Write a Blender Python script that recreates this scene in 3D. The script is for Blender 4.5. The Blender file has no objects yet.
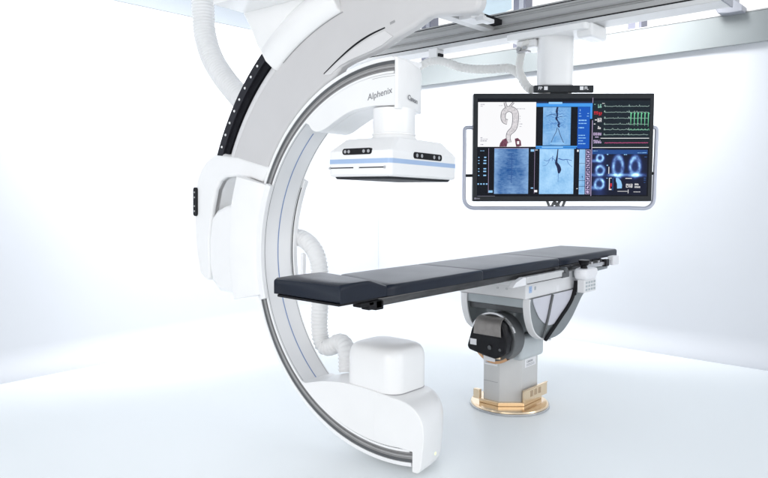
import bpy, bmesh, math, random
from mathutils import Vector, Matrix
random.seed(4)
scn = bpy.context.scene
COL = scn.collection
PI = math.pi
rad = math.radians

# ------------------------------------------------------------------ materials
class X:
    """tiny expression wrapper over math nodes"""
    nt = None
    def __init__(s, sock): s.s = sock
    @staticmethod
    def op(kind, *a):
        n = X.nt.nodes.new('ShaderNodeMath'); n.operation = kind
        for i, v in enumerate(a):
            if isinstance(v, X): X.nt.links.new(v.s, n.inputs[i])
            else: n.inputs[i].default_value = float(v)
        return X(n.outputs[0])
    def __add__(a, b): return X.op('ADD', a, b)
    __radd__ = __add__
    def __sub__(a, b): return X.op('SUBTRACT', a, b)
    def __rsub__(a, b): return X.op('SUBTRACT', b, a)
    def __mul__(a, b): return X.op('MULTIPLY', a, b)
    __rmul__ = __mul__
    def __truediv__(a, b): return X.op('DIVIDE', a, b)
    def gauss(a, w): 
        t = a / w
        return X.op('EXPONENT', (t * t) * -1.0)
    def sqrt(a): return X.op('SQRT', a)
    def abs(a): return X.op('ABSOLUTE', a)
    def clamp(a): return X.op('MINIMUM', X.op('MAXIMUM', a, 0.0), 1.0)

def new_mat(name):
    m = bpy.data.materials.new(name); m.use_nodes = True
    nt = m.node_tree
    return m, nt, nt.nodes['Principled BSDF']

def mat(name, col, rough=0.4, metal=0.0, var=0.03, scale=6.0, bump=0.0, bscale=200.0, coat=0.0, spec=0.5, stretch=None):
    """principled surface with a faint procedural colour / roughness variation"""
    m, nt, b = new_mat(name)
    b.inputs['Roughness'].default_value = rough
    b.inputs['Metallic'].default_value = metal
    b.inputs['Specular IOR Level'].default_value = spec
    b.inputs['Coat Weight'].default_value = coat; b.inputs['Coat Roughness'].default_value = .22 if name == 'navy_vinyl' else .05
    tc = nt.nodes.new('ShaderNodeTexCoord')
    mp = nt.nodes.new('ShaderNodeMapping')
    if stretch: mp.inputs['Scale'].default_value = stretch
    nt.links.new(tc.outputs['Object'], mp.inputs['Vector'])
    n = nt.nodes.new('ShaderNodeTexNoise'); n.inputs['Scale'].default_value = scale; n.inputs['Detail'].default_value = 4
    nt.links.new(mp.outputs[0], n.inputs['Vector'])
    r = nt.nodes.new('ShaderNodeValToRGB')
    c = Vector(col)
    lo = [max(0, x * (1 - var)) for x in c]; hi = [min(1, x * (1 + var)) for x in c]
    r.color_ramp.elements[0].color = (*lo, 1); r.color_ramp.elements[1].color = (*hi, 1)
    r.color_ramp.elements[0].position = .3; r.color_ramp.elements[1].position = .7
    nt.links.new(n.outputs['Fac'], r.inputs['Fac']); nt.links.new(r.outputs['Color'], b.inputs['Base Color'])
    mr = nt.nodes.new('ShaderNodeMapRange')
    mr.inputs['To Min'].default_value = max(.02, rough - (.01 if 'floor' in name else .05)); mr.inputs['To Max'].default_value = min(1, rough + (.01 if 'floor' in name else .05))
    nt.links.new(n.outputs['Fac'], mr.inputs['Value']); nt.links.new(mr.outputs[0], b.inputs['Roughness'])
    if bump:
        n2 = nt.nodes.new('ShaderNodeTexNoise'); n2.inputs['Scale'].default_value = bscale; n2.inputs['Detail'].default_value = 3
        nt.links.new(mp.outputs[0], n2.inputs['Vector'])
        bp = nt.nodes.new('ShaderNodeBump'); bp.inputs['Strength'].default_value = bump; bp.inputs['Distance'].default_value = .002
        nt.links.new(n2.outputs['Fac'], bp.inputs['Height']); nt.links.new(bp.outputs[0], b.inputs['Normal'])
    return m

def emit_mat(name, col, s=1.0):
    m, nt, b = new_mat(name)
    b.inputs['Base Color'].default_value = (.01, .01, .012, 1); b.inputs['Roughness'].default_value = .35; b.inputs['Specular IOR Level'].default_value = .12
    b.inputs['Emission Color'].default_value = (*col, 1); b.inputs['Emission Strength'].default_value = s * .555
    return m

def srgb(r, g, b):
    f = lambda v: v / 12.92 if v <= .04045 else ((v + .055) / 1.055) ** 2.4
    return (f(r / 255), f(g / 255), f(b / 255))

M = {}
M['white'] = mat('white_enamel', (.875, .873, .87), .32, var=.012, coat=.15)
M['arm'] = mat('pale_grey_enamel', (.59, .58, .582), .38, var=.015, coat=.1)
M['lip'] = mat('lip_and_highlight_grey', (.68, .67, .672), .38, var=.015, coat=.1)
M['inner'] = mat('cool_white_enamel', (.88, .88, .885), .36, var=.012)
M['track'] = mat('brushed_track_metal', (.26, .255, .255), .5, .2, var=.08, scale=30)
M['track_dark'] = mat('dark_track_groove', (.07, .07, .075), .5, .3, var=.1)
M['track_light'] = mat('bright_track_edge', (.48, .48, .48), .4, .3, var=.05)
M['blue_line'] = mat('blue_pinstripe', (.22, .31, .55), .45, var=.05)
M['stripe'] = mat('pale_blue_band', (.37, .50, .72), .4, var=.03)
M['belt'] = mat('black_belt_rubber', (.006, .006, .009), .6, spec=.15, var=.2, bump=.1)
M['belt_grey'] = mat('charcoal_belt', (.022, .022, .028), .55, spec=.2, var=.2, bump=.1)
M['black'] = mat('black_plastic', (.006, .006, .008), .42, spec=.25, var=.15)
M['gap'] = mat('dark_joint', (.02, .02, .022), .8, spec=.1, var=.2)
M['soft_gap'] = mat('grey_joint', (.33, .33, .34), .7, var=.1)
M['hose'] = mat('white_corrugated_plastic', (.80, .80, .80), .5, var=.03)
M['cable'] = mat('white_spiral_wrap', (.80, .79, .76), .5, var=.05)
M['pad'] = mat('navy_vinyl', (.006, .010, .021), .36, var=.15, scale=3.5, bump=.05, bscale=300, spec=.22, coat=.14)
M['carbon'] = mat('polished_carbon', (.055, .055, .058), .16, .35, var=.35, scale=3, stretch=(2, 12, 12))
M['frame'] = mat('light_grey_paint', (.74, .74, .75), .38, var=.03)
M['frame_blue'] = mat('blue_grey_casting', (.40, .44, .46), .42, var=.06)
M['neck_paint'] = mat('pale_blue_grey_casting', (.52, .56, .58), .4, var=.04)
M['lilac'] = mat('pale_lilac_cover', (.60, .60, .66), .36, var=.03)
M['dark_cast'] = mat('dark_grey_casting', (.10, .105, .11), .4, .25, var=.12)
M['cheek'] = mat('mid_grey_casting', (.23, .25, .26), .42, .15, var=.08)
M['steel'] = mat('satin_steel', (.55, .55, .56), .3, .85, var=.06, scale=15)
M['bronze_plate'] = mat('brushed_warm_plate', (.30, .28, .265), .36, .7, var=.1, scale=20)
M['chrome'] = mat('bright_ring', (.85, .85, .86), .18, .8, var=.03)
M['ped'] = mat('grey_pedestal_paint', (.60, .60, .595), .46, var=.04)
M['ped_light'] = mat('light_pedestal_paint', (.42, .425, .43), .44, var=.03)
M['gold'] = mat('gold_anodised', (.88, .70, .49), .2, .95, var=.02, scale=4)
M['copper'] = mat('copper_ring', (.62, .36, .2), .3, .9, var=.1)
M['bronze_dark'] = mat('shadowed_bronze', (.52, .38, .25), .35, .8, var=.1)
M['label'] = mat('white_sticker', (.80, .80, .82), .5, var=.03)
M['ltext'] = mat('grey_print', (.30, .31, .34), .6, var=.1)
M['rail'] = mat('anodised_aluminium', (.42, .42, .415), .42, .35, var=.04, scale=20, stretch=(1, .05, 1))
M['rail_light'] = mat('pale_aluminium', (.64, .64, .64), .4, .25, var=.04, scale=20, stretch=(1, .05, 1))
M['post'] = mat('slate_post_paint', (.15, .155, .20), .5, var=.12)
M['post_light'] = mat('slate_post_light', (.30, .31, .35), .5, var=.06)
M['panel'] = mat('frosted_pale_panel', (.255, .278, .283), .3, var=.03, scale=1.5)
M['band'] = mat('pale_blue_panel', (.21, .235, .265), .5, var=.03, scale=1.0)
M['bluepanel'] = mat('sky_blue_panel', (.58, .70, .76), .5, var=.03)
M['bezel'] = mat('charcoal_bezel', (.024, .027, .031), .45, spec=.2, var=.1)
M['bumper'] = mat('lilac_grey_tube', (.46, .48, .56), .35, .2, var=.03)
M['wall'] = mat('white_backdrop', (.61, .63, .665), .6, var=.012, scale=.6)
M['floor'] = mat('white_floor', (.89, .925, .935), .36, var=.004, scale=.5, spec=.35)
M['ink'] = mat('grey_lettering', (.22, .225, .24), .5, var=.05)
M['ink_dark'] = mat('dark_lettering', (.05, .05, .06), .5, var=.05)
M['led'] = emit_mat('green_lamp', (.75, 1, .45), 1.6)
M['glassdark'] = mat('dark_sensor_glass', (.03, .032, .036), .55, var=.1, spec=.15)

# ------------------------------------------------------------------ mesh helpers
def link(name, me, m, parent=None, loc=None, bevel=0, seg=3, angle=35, smooth=True, sharp=38):
    o = bpy.data.objects.new(name, me); COL.objects.link(o)
    if m is not None: me.materials.append(M[m] if isinstance(m, str) else m)
    if parent is not None: o.parent = parent
    if loc is not None: o.location = loc
    if smooth:
        for p in me.polygons: p.use_smooth = True
        if bevel == 0: me.set_sharp_from_angle(angle=rad(sharp))
    if bevel:
        b = o.modifiers.new('bevel', 'BEVEL'); b.width = bevel; b.segments = seg
        b.limit_method = 'ANGLE'; b.angle_limit = rad(angle); b.harden_normals = True; b.use_clamp_overlap = True
    return o

def finish(bm, name):
    bmesh.ops.recalc_face_normals(bm, faces=bm.faces)
    me = bpy.data.meshes.new(name); bm.to_mesh(me); bm.free(); return me

class B:
    """collects shapes into one mesh"""
    def __init__(s): s.bm = bmesh.new()
    def box(s, lo, hi, rot=None, pivot=None):
        vs = [s.bm.verts.new((x, y, z)) for x in (lo[0], hi[0]) for y in (lo[1], hi[1]) for z in (lo[2], hi[2])]
        for f in ((0, 1, 3, 2), (4, 6, 7, 5), (0, 4, 5, 1), (2, 3, 7, 6), (0, 2, 6, 4), (1, 5, 7, 3)): s.bm.faces.new([vs[i] for i in f])
        if rot is not None: bmesh.ops.rotate(s.bm, verts=vs, cent=pivot or (Vector(lo) + Vector(hi)) / 2, matrix=rot)
        return s
    def prism(s, pts, axis, lo, hi):
        """pts: 2-D outline in the two other axes, pushed along axis"""
        def p3(p, t):
            if axis == 'x': return (t, p[0], p[1])
            if axis == 'y': return (p[0], t, p[1])
            return (p[0], p[1], t)
        a = [s.bm.verts.new(p3(p, lo)) for p in pts]; b = [s.bm.verts.new(p3(p, hi)) for p in pts]
        s.bm.faces.new(a); s.bm.faces.new(b[::-1])
        n = len(pts)
        for i in range(n): s.bm.faces.new([a[i], b[i], b[(i + 1) % n], a[(i + 1) % n]])
        return s
    def loft(s, rings, closed=True, cap=True):
        R = [[s.bm.verts.new(p) for p in r] for r in rings]
        n = len(R[0])
        for a, b in zip(R, R[1:]):
            for i in range(n if closed else n - 1):
                s.bm.faces.new([a[i], a[(i + 1) % n], b[(i + 1) % n], b[i]])
        if cap and closed: s.bm.faces.new(R[0]); s.bm.faces.new(R[-1][::-1])
        return s
    def cyl(s, c, axis, r, h, n=40, r2=None):
        """cylinder from c along axis (vector) of length h"""
        ax = Vector(axis).normalized(); u = ax.orthogonal().normalized(); v = ax.cross(u)
        r2 = r if r2 is None else r2
        rings = []
        for t, q in ((0, r), (h, r2)):
            rings.append([Vector(c) + ax * t + (u * math.cos(k * 2 * PI / n) + v * math.sin(k * 2 * PI / n)) * q for k in range(n)])
        return s.loft(rings)
    def ring(s, prof, th0, th1, n, cy=0, cz=0):
        """profile points (x, r) swept round the x axis from th0 to th1 degrees"""
        rings = []
        for k in range(n + 1):
            t = rad(th0 + (th1 - th0) * k / n)
            rings.append([(x, cy + r * math.cos(t), cz + r * math.sin(t)) for x, r in prof])
        return s.loft(rings)
    def sweep(s, path, rfun, n=20, cap=True):
        rings = []; up = None
        for i, p in enumerate(path):
            a = path[max(0, i - 1)]; b = path[min(len(path) - 1, i + 1)]
            d = (Vector(b) - Vector(a)).normalized()
            if up is None: up = d.orthogonal().normalized()
            up = (up - d * up.dot(d)).normalized(); v = d.cross(up)
            r = rfun(i)
            rings.append([Vector(p) + (up * math.cos(k * 2 * PI / n) + v * math.sin(k * 2 * PI / n)) * r for k in range(n)])
        return s.loft(rings, cap=cap)
    def ribbon(s, pts, w, y, thick=.0004):
        """flat strip in the x-z plane at depth y; w a width or list of widths"""
        n = len(pts); rings = []
        for i in range(n):
            a = Vector(pts[max(0, i - 1)]); b = Vector(pts[min(n - 1, i + 1)])
            d = (b - a); d = d.normalized() if d.length > 1e-9 else Vector((1, 0)); q = Vector((-d.y, d.x))
            ww = (w[i] if isinstance(w, (list, tuple)) else w) / 2
            l = Vector(pts[i]) + q * ww; r = Vector(pts[i]) - q * ww
            rings.append([(l.x, y, l.y), (r.x, y, r.y), (r.x, y + thick, r.y), (l.x, y + thick, l.y)])
        return s.loft(rings)
    def rect(s, x0, z0, x1, z1, y, thick=.0004):
        return s.box((min(x0, x1), y, min(z0, z1)), (max(x0, x1), y + thick, max(z0, z1)))
    def build(s, name, m, parent=None, **k): return link(name, finish(s.bm, name), m, parent, **k)
    def build_each(s, name, m, parent=None, **k):
        """one object for every loose piece collected"""
        todo = set(s.bm.verts); out = []
        while todo:
            isl = []; st = [todo.pop()]
            while st:
                v = st.pop(); isl.append(v)
                for e in v.link_edges:
                    o = e.other_vert(v)
                    if o in todo: todo.remove(o); st.append(o)
            idx = {v: i for i, v in enumerate(isl)}; fs = {f for v in isl for f in v.link_faces}
            me = bpy.data.meshes.new(name); me.from_pydata([v.co[:] for v in isl], [], [[idx[v] for v in f.verts] for f in fs])
            t = bmesh.new(); t.from_mesh(me); bmesh.ops.recalc_face_normals(t, faces=t.faces); t.to_mesh(me); t.free()
            out.append(link(name, me, m, parent, **k))
        s.bm.free(); return out

def spline(pts, per=8, closed=False):
    P = [Vector(p) for p in pts]; out = []; n = len(P)
    for i in range(n if closed else n - 1):
        g = (lambda j: P[j % n]) if closed else (lambda j: P[min(max(j, 0), n - 1)])
        a, b, c, d = g(i - 1), g(i), g(i + 1), g(i + 2)
        for k in range(per):
            t = k / per
            out.append(.5 * ((2 * b) + (c - a) * t + (2 * a - 5 * b + 4 * c - d) * t * t + (3 * b - a - 3 * c + d) * t ** 3))
    if not closed: out.append(P[-1])
    return out

def resample(pts, step):
    out = [Vector(pts[0])]; acc = 0
    for a, b in zip(pts, pts[1:]):
        a = Vector(a); b = Vector(b); L = (b - a).length
        while acc + L >= step:
            t = (step - acc) / L; a = a.lerp(b, t); out.append(a.copy()); L = (b - a).length; acc = 0
        acc += L
    return out

def arc(r, t0, t1, n=24, cy=0, cz=0):
    return [(cy + r * math.cos(rad(t0 + (t1 - t0) * k / n)), cz + r * math.sin(rad(t0 + (t1 - t0) * k / n))) for k in range(n + 1)]

def rrect(x0, y0, x1, y1, r, n=6):
    o = []
    for cx, cy, a in ((x1 - r, y1 - r, 0), (x0 + r, y1 - r, 90), (x0 + r, y0 + r, 180), (x1 - r, y0 + r, 270)):
        for k in range(n + 1): o.append((cx + r * math.cos(rad(a + 90 * k / n)), cy + r * math.sin(rad(a + 90 * k / n))))
    return o

def tag(o, label=None, cat=None, group=None, kind=None):
    if label: o['label'] = label
    if cat: o['category'] = cat
    if group: o['group'] = group
    if kind: o['kind'] = kind
    return o

def thing(name, loc, label, cat, group=None, rotz=0):
    o = bpy.data.objects.new(name, None); COL.objects.link(o)
    o.location = loc; o.rotation_euler = (0, 0, rotz); o.empty_display_size = .1
    return tag(o, label, cat, group)

def text_mesh(body, size, name, m, parent, matrix, shear=0, spacing=1.0, depth=.0006, offset=0.0):
    cu = bpy.data.curves.new(name, 'FONT'); cu.body = body; cu.size = size; cu.extrude = depth
    cu.shear = shear; cu.space_character = spacing; cu.align_x = 'CENTER'; cu.align_y = 'CENTER'; cu.offset = offset
    t = bpy.data.objects.new(name, cu); COL.objects.link(t)
    dg = bpy.context.evaluated_depsgraph_get(); dg.update()
    me = bpy.data.meshes.new_from_object(t.evaluated_get(dg))
    bpy.data.objects.remove(t); bpy.data.curves.remove(cu)
    me.transform(matrix); me.materials.clear()
    o = link(name, me, m, parent, smooth=False)
    return o

def frame_mat(origin, xa, ya):
    xa = Vector(xa).normalized(); ya = Vector(ya).normalized(); za = xa.cross(ya)
    m = Matrix((xa, ya, za)).transposed().to_4x4(); m.translation = origin; return m

# ------------------------------------------------------------------ setting
tag(B().box((-14, -14, -.05), (6, 8, 0)).build('floor', 'floor', smooth=False), kind='structure')
# side wall along the rails (x = 2.4) and back wall (y = 3.44), each curving softly into the floor
def cove(u0, x_wall, top, sign):
    prof = [(x_wall + .2, top), (x_wall, top)]
    R = .22
    for k in range(13):
        a = rad(90 * k / 12); prof.append((x_wall - R + R * math.cos(a), R + .003 - R * math.sin(a)))
    prof.append((x_wall - R, -.02)); prof.append((x_wall + .2, -.02)); return prof
b = B(); pr = cove(0, 2.403, 2.755, 1)
b.prism(pr, 'y', -9, 3.66); tag(b.build('side_wall', 'wall', sharp=50), kind='structure')
b = B(); pr = cove(0, 3.44, 4.36, 1)
b.prism(pr, 'x', -13, 2.40); tag(b.build('back_wall', 'wall', sharp=50), kind='structure')

tag(B().box((-5.5, -9, 4.4), (2.3, 3.5, 4.45)).build('ceiling', 'wall', smooth=False), kind='structure')  # unseen sheet added to block world light from overhead

# frosted panel above the side wall, pale band above the back wall
t = thing('frosted_panel', (2.34, -2.5, 2.748), 'long pale frosted panel hanging level along the top of the right wall', 'panel')
B().box((0, -6, 0), (.03, 5.7, .262)).build('panel_sheet', 'panel', t, bevel=.003, seg=1)
B().box((-.006, -6, .262), (.04, 5.7, .272)).build('edge_strip', 'rail', t, smooth=False)
t = thing('ceiling_band', (-5, 3.424, 3.195), 'pale blue upper band above the white wall at top left', 'panel')
B().box((-8, .009, 0), (7.2, .014, 1.15)).build('band_sheet', 'band', t, smooth=False)
t = thing('ceiling_panel', (.9, .5, 3.25), 'sky-blue ceiling panel seen above the grey overhead rail', 'panel')
B().prism([(-.35, .45), (.711, .886), (1.03, .97), (.822, .569), (0, .08)], 'z', 0, .03).build('panel_sheet', 'bluepanel', t, smooth=False)

# slate posts rising from the panel's top edge
posts = [(2.637, .15, 'widest-spaced slate post, behind the rail just right of the arch', 3.01),
         (1.375, .15, 'slate post behind the rail left of the monitor column', 3.01),
         (.125, .13, 'pale slate post under the rail right of the monitor column', 3.01)]
plabels = ['slate post crossing behind the grey rail between the arch and the cable hanger',
           'slate post behind the grey rail just left of the monitor column',
           'short slate post showing below the grey rail to the right of the monitor column']
for i, (y, w, _, z0) in enumerate(posts):
    t = thing('ceiling_post', (2.42, y, z0), plabels[i], 'post', 'slate posts above the right wall')
    B().box((-.05, -w / 2, 0), (.10, w / 2, 1.1)).build('post_body', 'post', t, bevel=.006, seg=1)
    B().box((-.056, -w / 2 + .02, .012), (-.0505, w / 2 - .075, 1.0)).build('post_channel', 'post_light', t, smooth=False)
t = thing('ceiling_bracket', (2.30, -.75, 3.0), 'grey slanted ceiling bracket at the right end of the rails', 'bracket')
B().prism([(.10, .01), (.02, .0), (-.09, .0), (-.09, .05), (-.03, .10), (-.03, .8), (.22, .8), (.22, .24)], 'x', -.07, .08).build('bracket_body', 'post_light', t, bevel=.008, seg=2)

# ------------------------------------------------------------------ overhead rails (run along y)
RX = .70
t = thing('overhead_rail', (RX, -1.14, 2.70), 'long grey aluminium double rail crossing the top of the picture', 'rail')
prof = [(-.09, .046), (-.09, .085), (-.075, .09), (-.075, .10), (-.09, .105), (-.09, .150), (-.08, .158), (-.08, .168), (-.09, .172), (-.09, .205), (-.05, .215), (.09, .215), (.09, .046)]
b = B(); b.prism(prof, 'y', 0, 4.5); b.build('rail_beam', 'rail', t, bevel=.003, seg=1)
b = B(); b.prism([(-.105, 0), (-.105, .034), (.10, .034), (.10, 0)], 'y', 0, 4.5); b.build('lower_rail', 'rail_light', t, bevel=.004, seg=2)
B().box((-.084, 0, .0342), (.08, 4.5, .0458)).build('slot', 'gap', t, smooth=False)
B().box((-.0915, 0, .110), (-.0903, 4.5, .116)).build('slot', 'soft_gap', t, smooth=False)
B().box((-.0915, 0, .186), (-.0903, 4.5, .193)).build('slot', 'gap', t, smooth=False)
B().box((-.11, -.012, -.004), (.105, -.001, .22)).build('end_plate', 'post_light', t, bevel=.003, seg=1)

# ------------------------------------------------------------------ gantry
GAN = bpy.data.objects.new('c_arm_gantry', None); COL.objects.link(GAN)
GAN.location = (-1.264, -.0585, 1.122)
GAN.rotation_euler = (Matrix.Rotation(.039, 3, 'Z') @ Matrix.Rotation(.022, 3, 'Y')).to_euler()
tag(GAN, 'huge white double-ring C-arm X-ray gantry hung from above around the table', 'x-ray machine')
g = GAN
W = .12
# inner C ring: body with a recessed track on each side face
carm = B().ring([(-W, 1.0), (W, 1.0), (W, 1.012), (W - .015, 1.014), (W - .015, 1.066), (W, 1.068), (W, 1.088), (-W, 1.088), (-W, 1.068), (-W + .015, 1.066), (-W + .015, 1.014), (-W, 1.012)],
                -100.2, 92.2, 120).build('c_arm', 'inner', g, sharp=30)
b = B()
b.ring([(-W + .004, 1.014), (-W + .004, 1.050), (-W + .0145, 1.050), (-W + .0145, 1.014)], -101.5, 93, 110)
b.build('track_rail', 'track', carm, sharp=30)
b = B(); b.ring([(-W + .006, 1.0515), (-W + .002, 1.0655), (-W + .0145, 1.0655), (-W + .0145, 1.0515)], -101.5, 93, 110); b.build('track_dark_rail', 'dark_cast', carm, sharp=30)  # dark grey outer band of the track
b = B(); b.ring([(-W + .0025, 1.034), (-W + .0025, 1.038), (-W + .0038, 1.038), (-W + .0038, 1.034)], -101.5, 93, 110); b.build('track_edge', 'track_light', carm, sharp=30)
b = B(); b.ring([(-W + .0025, 1.024), (-W + .0025, 1.026), (-W + .0038, 1.026), (-W + .0038, 1.024)], -101.5, 93, 110); b.build('track_groove', 'track_dark', carm, sharp=30)
B().ring([(-.0035, .9985), (.0035, .9985), (.0035, .9995), (-.0035, .9995)], -51, 47, 70).build('pinstripe', 'blue_line', carm, sharp=30)
for s in (-1, 1):
    x0, x1 = sorted((s * (W - .012), s * (W - .010)))
    B().ring([(x0, .9986), (x1, .9986), (x1, .9996), (x0, .9996)], -60, 55, 70).build('edge_seam', 'soft_gap', carm, sharp=30)

# outer arc: one big hooked plate with a rounded edge
outer = [(-.557, 1.5)] + [(-.557, 1.285), (-.552, 1.255), (-.514, 1.231), (-.309, 1.258), (-.247, 1.258), (-.16, 1.219), (-.036, 1.182), (.047, 1.148)]
outer += [(.12, 1.128), (.2, 1.112), (.28, 1.096), (.35, 1.074)]
outer += arc(1.0935, 69.5, 24, 24)
outer += [(1.02, .436), (1.12, .462), (1.25, .474), (1.383, .470), (1.44, .448), (1.485, .39), (1.522, .27), (1.56, .06), (1.552, -.15), (1.555, -.225)]
outer += [(1.60, -.235), (1.665, -.185), (1.705, -.05), (1.722, .08), (1.728, .2), (1.722, .34), (1.70, .45), (1.65, .53), (1.585, .585), (1.50, .62), (1.40, .63)]
outer += arc(1.46, 25.0, 51.0, 22) + arc(1.598, 52.5, 72, 12) + [(.3, 1.6), (-.2, 1.62)]
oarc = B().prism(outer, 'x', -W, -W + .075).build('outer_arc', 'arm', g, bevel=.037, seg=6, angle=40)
# white outer hook shell over the lower end of the arc
hook = [(1.02, .436), (1.12, .462), (1.25, .474), (1.383, .470), (1.44, .448), (1.485, .39), (1.522, .27), (1.56, .06), (1.552, -.15), (1.555, -.225),
        (1.60, -.238), (1.668, -.187), (1.709, -.05), (1.726, .08), (1.732, .2), (1.726, .34), (1.704, .452), (1.653, .533), (1.588, .588), (1.50, .625), (1.40, .615), (1.25, .60), (1.10, .565), (.945, .53), (.955, .50), (1.0, .436)]
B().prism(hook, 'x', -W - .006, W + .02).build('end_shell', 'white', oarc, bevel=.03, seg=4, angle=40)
roll = [(-W - .0015 + .05 * (1 - math.cos(rad(a))), 1.425 + .0735 * math.sin(rad(a))) for a in range(0, 81, 10)] + [(-W + .05, 1.4985), (-W + .05, 1.425)]
B().ring(roll, 23.4, 51.2, 40).build('rolled_edge', 'lip', oarc, sharp=45)  # lighter tone puts the edge highlight into the colour
# black belt with white studs in the rim of the outer arc
belt = B().ring([(-W + .012, 1.497), (-W + .012, 1.545), (-W + .07, 1.545), (-W + .07, 1.497)], 22.6, 51.5, 40).build('belt', 'belt', oarc, sharp=30)
B().ring([(-W + .002, 1.546), (-W + .002, 1.604), (-W + .08, 1.604), (-W + .08, 1.546)], 22.6, 51.5, 40).build('belt_edge', 'belt_grey', belt, sharp=30)
for k in range(9):
    th = rad(25.2 + k * 3.18); y, z = 1.577 * math.cos(th), 1.577 * math.sin(th)
    B().cyl((-W + .0018, y, z), (-1, 0, 0), .0085, .004, 14, .006).build('stud', 'white', belt)
# thin black slot and print beside the inner edge
sl = spline([(.478, 1.05), (.352, 1.125), (.239, 1.182), (.131, 1.22), (.026, 1.243)], 8)
b = B(); wv = [.004 + .007 * math.sin(PI * min(1, (i + 1) / len(sl) * 1.0) * .9) for i in range(len(sl))]
rings = []
for i, p in enumerate(sl):
    a = sl[max(0, i - 1)]; c2 = sl[min(len(sl) - 1, i + 1)]; d = (c2 - a).normalized(); q = Vector((-d.y, d.x)) * wv[i] * .5
    rings.append([(-W - .0015, *(p + q)), (-W - .0015, *(p - q)), (-W + .004, *(p - q)), (-W + .004, *(p + q))])
b.loft(rings); b.build('slot', 'black', oarc, smooth=False)
text_mesh('PRINT' and 'IIIIIII', .02, 'fine_print', 'soft_gap', oarc, frame_mat((-W - .0012, -.025, 1.262), (0, -.95, .25), (0, .25, .95)))
# chamfered lip under the slot
lipo = [(.478, 1.04), (.352, 1.112), (.239, 1.168), (.131, 1.205), (.026, 1.228), (-.03, 1.19), (.047, 1.154), (.12, 1.134), (.2, 1.118), (.28, 1.102), (.35, 1.081), (.42, 1.04)]
B().prism(lipo, 'x', -W - .004, -W + .02).build('lip', 'lip', oarc, bevel=.003, seg=2)

# carriage sleeve the outer arc slides through, and the block and beam above it
sleeve_prof = [(-W - .008, 1.416), (-W - .03, 1.435), (-W - .055, 1.49), (-W - .05, 1.56), (-W - .01, 1.62), (.05, 1.65), (W + .06, 1.65), (W + .06, 1.416)]
carriage = B().ring(sleeve_prof, 51.5, 76, 30).build('carriage_sleeve', 'white', g, bevel=.012, seg=3, angle=40)
B().ring([(-W - .004, 1.4125), (-W - .004, 1.4155), (-W + .01, 1.4155), (-W + .01, 1.4125)], 54.5, 76.4, 30).build('sleeve_seam', 'soft_gap', carriage, sharp=30)
blk = [(1.19, 1.50), (1.13, 1.42), (1.06, 1.29), (1.01, 1.23), (.97, 1.27), (.78, 1.42), (.62, 1.50), (.35, 1.58), (.35, 1.9), (1.19, 1.9)]
B().prism(blk, 'x', -W - .012, W + .08).build('carriage_block', 'white', carriage, bevel=.012, seg=3)
beam = B().box((-.37, -1.0, 1.503), (-.13, 1.178, 1.62)).build('carriage_beam', 'white', g, bevel=.006, seg=2)
B().box((-.13, -.6, 1.6), (.5, 1.3, 1.7)).build('ceiling_shoe', 'white', carriage, bevel=.01, seg=2)

# holder that carries the inner ring: front saddle, motor barrel, channel lips
pin = spline([(.975, -.268), (.982, -.211), (1.005, -.05), (1.006, .06), (.992, .182), (.955, .418)], 6)
pout = spline([(1.205, -.318), (1.232, -.187), (1.252, -.027), (1.250, .09), (1.237, .276), (1.178, .474)], 6)
rings = []
for a, c2 in zip(pin, pout):
    S = lambda s: a.lerp(c2, s)
    rings.append([(x, *S(s)) for s, x in ((.0, -.1235), (.0, -.134), (.03, -.140), (.3, -.162), (.7, -.190), (.9, -.200), (.97, -.198), (1.0, -.185), (1.0, .10), (.25, .10), (.25, -.1235))])
saddle = B().loft(rings).build('ring_holder', 'white', g, bevel=.006, seg=2, angle=40)
motor = [(1.20, -.306), (1.32, -.300), (1.45, -.292), (1.525, -.235), (1.556, -.12), (1.556, .06), (1.53, .2), (1.47, .255), (1.38, .285), (1.25, .30), (1.20, .30)]
B().prism(motor, 'x', -W - .02, W - .02).build('motor_housing', 'white', saddle, bevel=.05, seg=6, angle=40)
for s in (-1, 1):
    xa, xb = sorted((s * .1225, s * .155))
    B().ring([(xa, .985), (xb, .985), (xb, 1.03), (xa, 1.03)], -17 if s < 0 else -18, 24.5 if s < 0 else 27, 40).build('channel_lip', 'inner', saddle, bevel=.005, seg=2)
    xa, xb = sorted((s * .1185, s * .1222))
    B().ring([(xa, .9965), (xb, .9965), (xb, .9998), (xa, .9998)], -16, 24, 40).build('channel_gap', 'gap', saddle, sharp=30)
# black grip with buttons on the hook
gp = rrect(1.684, .205, 1.722, .405, .018)
grip = B().prism(gp, 'x', -W - .022, -W - .004).build('grip_panel', 'black', g, bevel=.004, seg=2)
b = B()
for z in (.24, .275, .335, .37): b.cyl((-W - .0222, 1.702, z), (-1, 0, 0), .006, .0015, 12)
b.build_each('button', 'track_light', grip)

# detector arm filling the top of the C
armlow = spline([(.06, .835), (.105, .836), (.255, .822), (.376, .775), (.46, .735), (.52, .722), (.565, .735), (.592, .765), (.612, .775)], 4)
darm = B().prism(arc(.9975, 51, 93.2, 24) + [(-.055, .83)] + armlow, 'x', -W - .008, -W + .04).build('detector_arm', 'white', g, bevel=.012, seg=4, angle=50)
B().prism(arc(.9965, 51.2, 87.5, 24) + [(.043, .83)] + armlow, 'x', -W + .0405, W).build('arm_back', 'white', darm, bevel=.03, seg=5, angle=50)
b = B(); b.ring([(-W - .0092, .984), (-W - .0092, .9855), (-W - .007, .9855), (-W - .007, .984)], 84, 93, 12); b.build('arm_seam', 'soft_gap', darm, smooth=False)
text_mesh('Alphenix', .048, 'wordmark', 'ink', darm, frame_mat((-W - .009, .052, .897), (0, -.988, .155), (0, .155, .988)), shear=.18, spacing=1.0)
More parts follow.
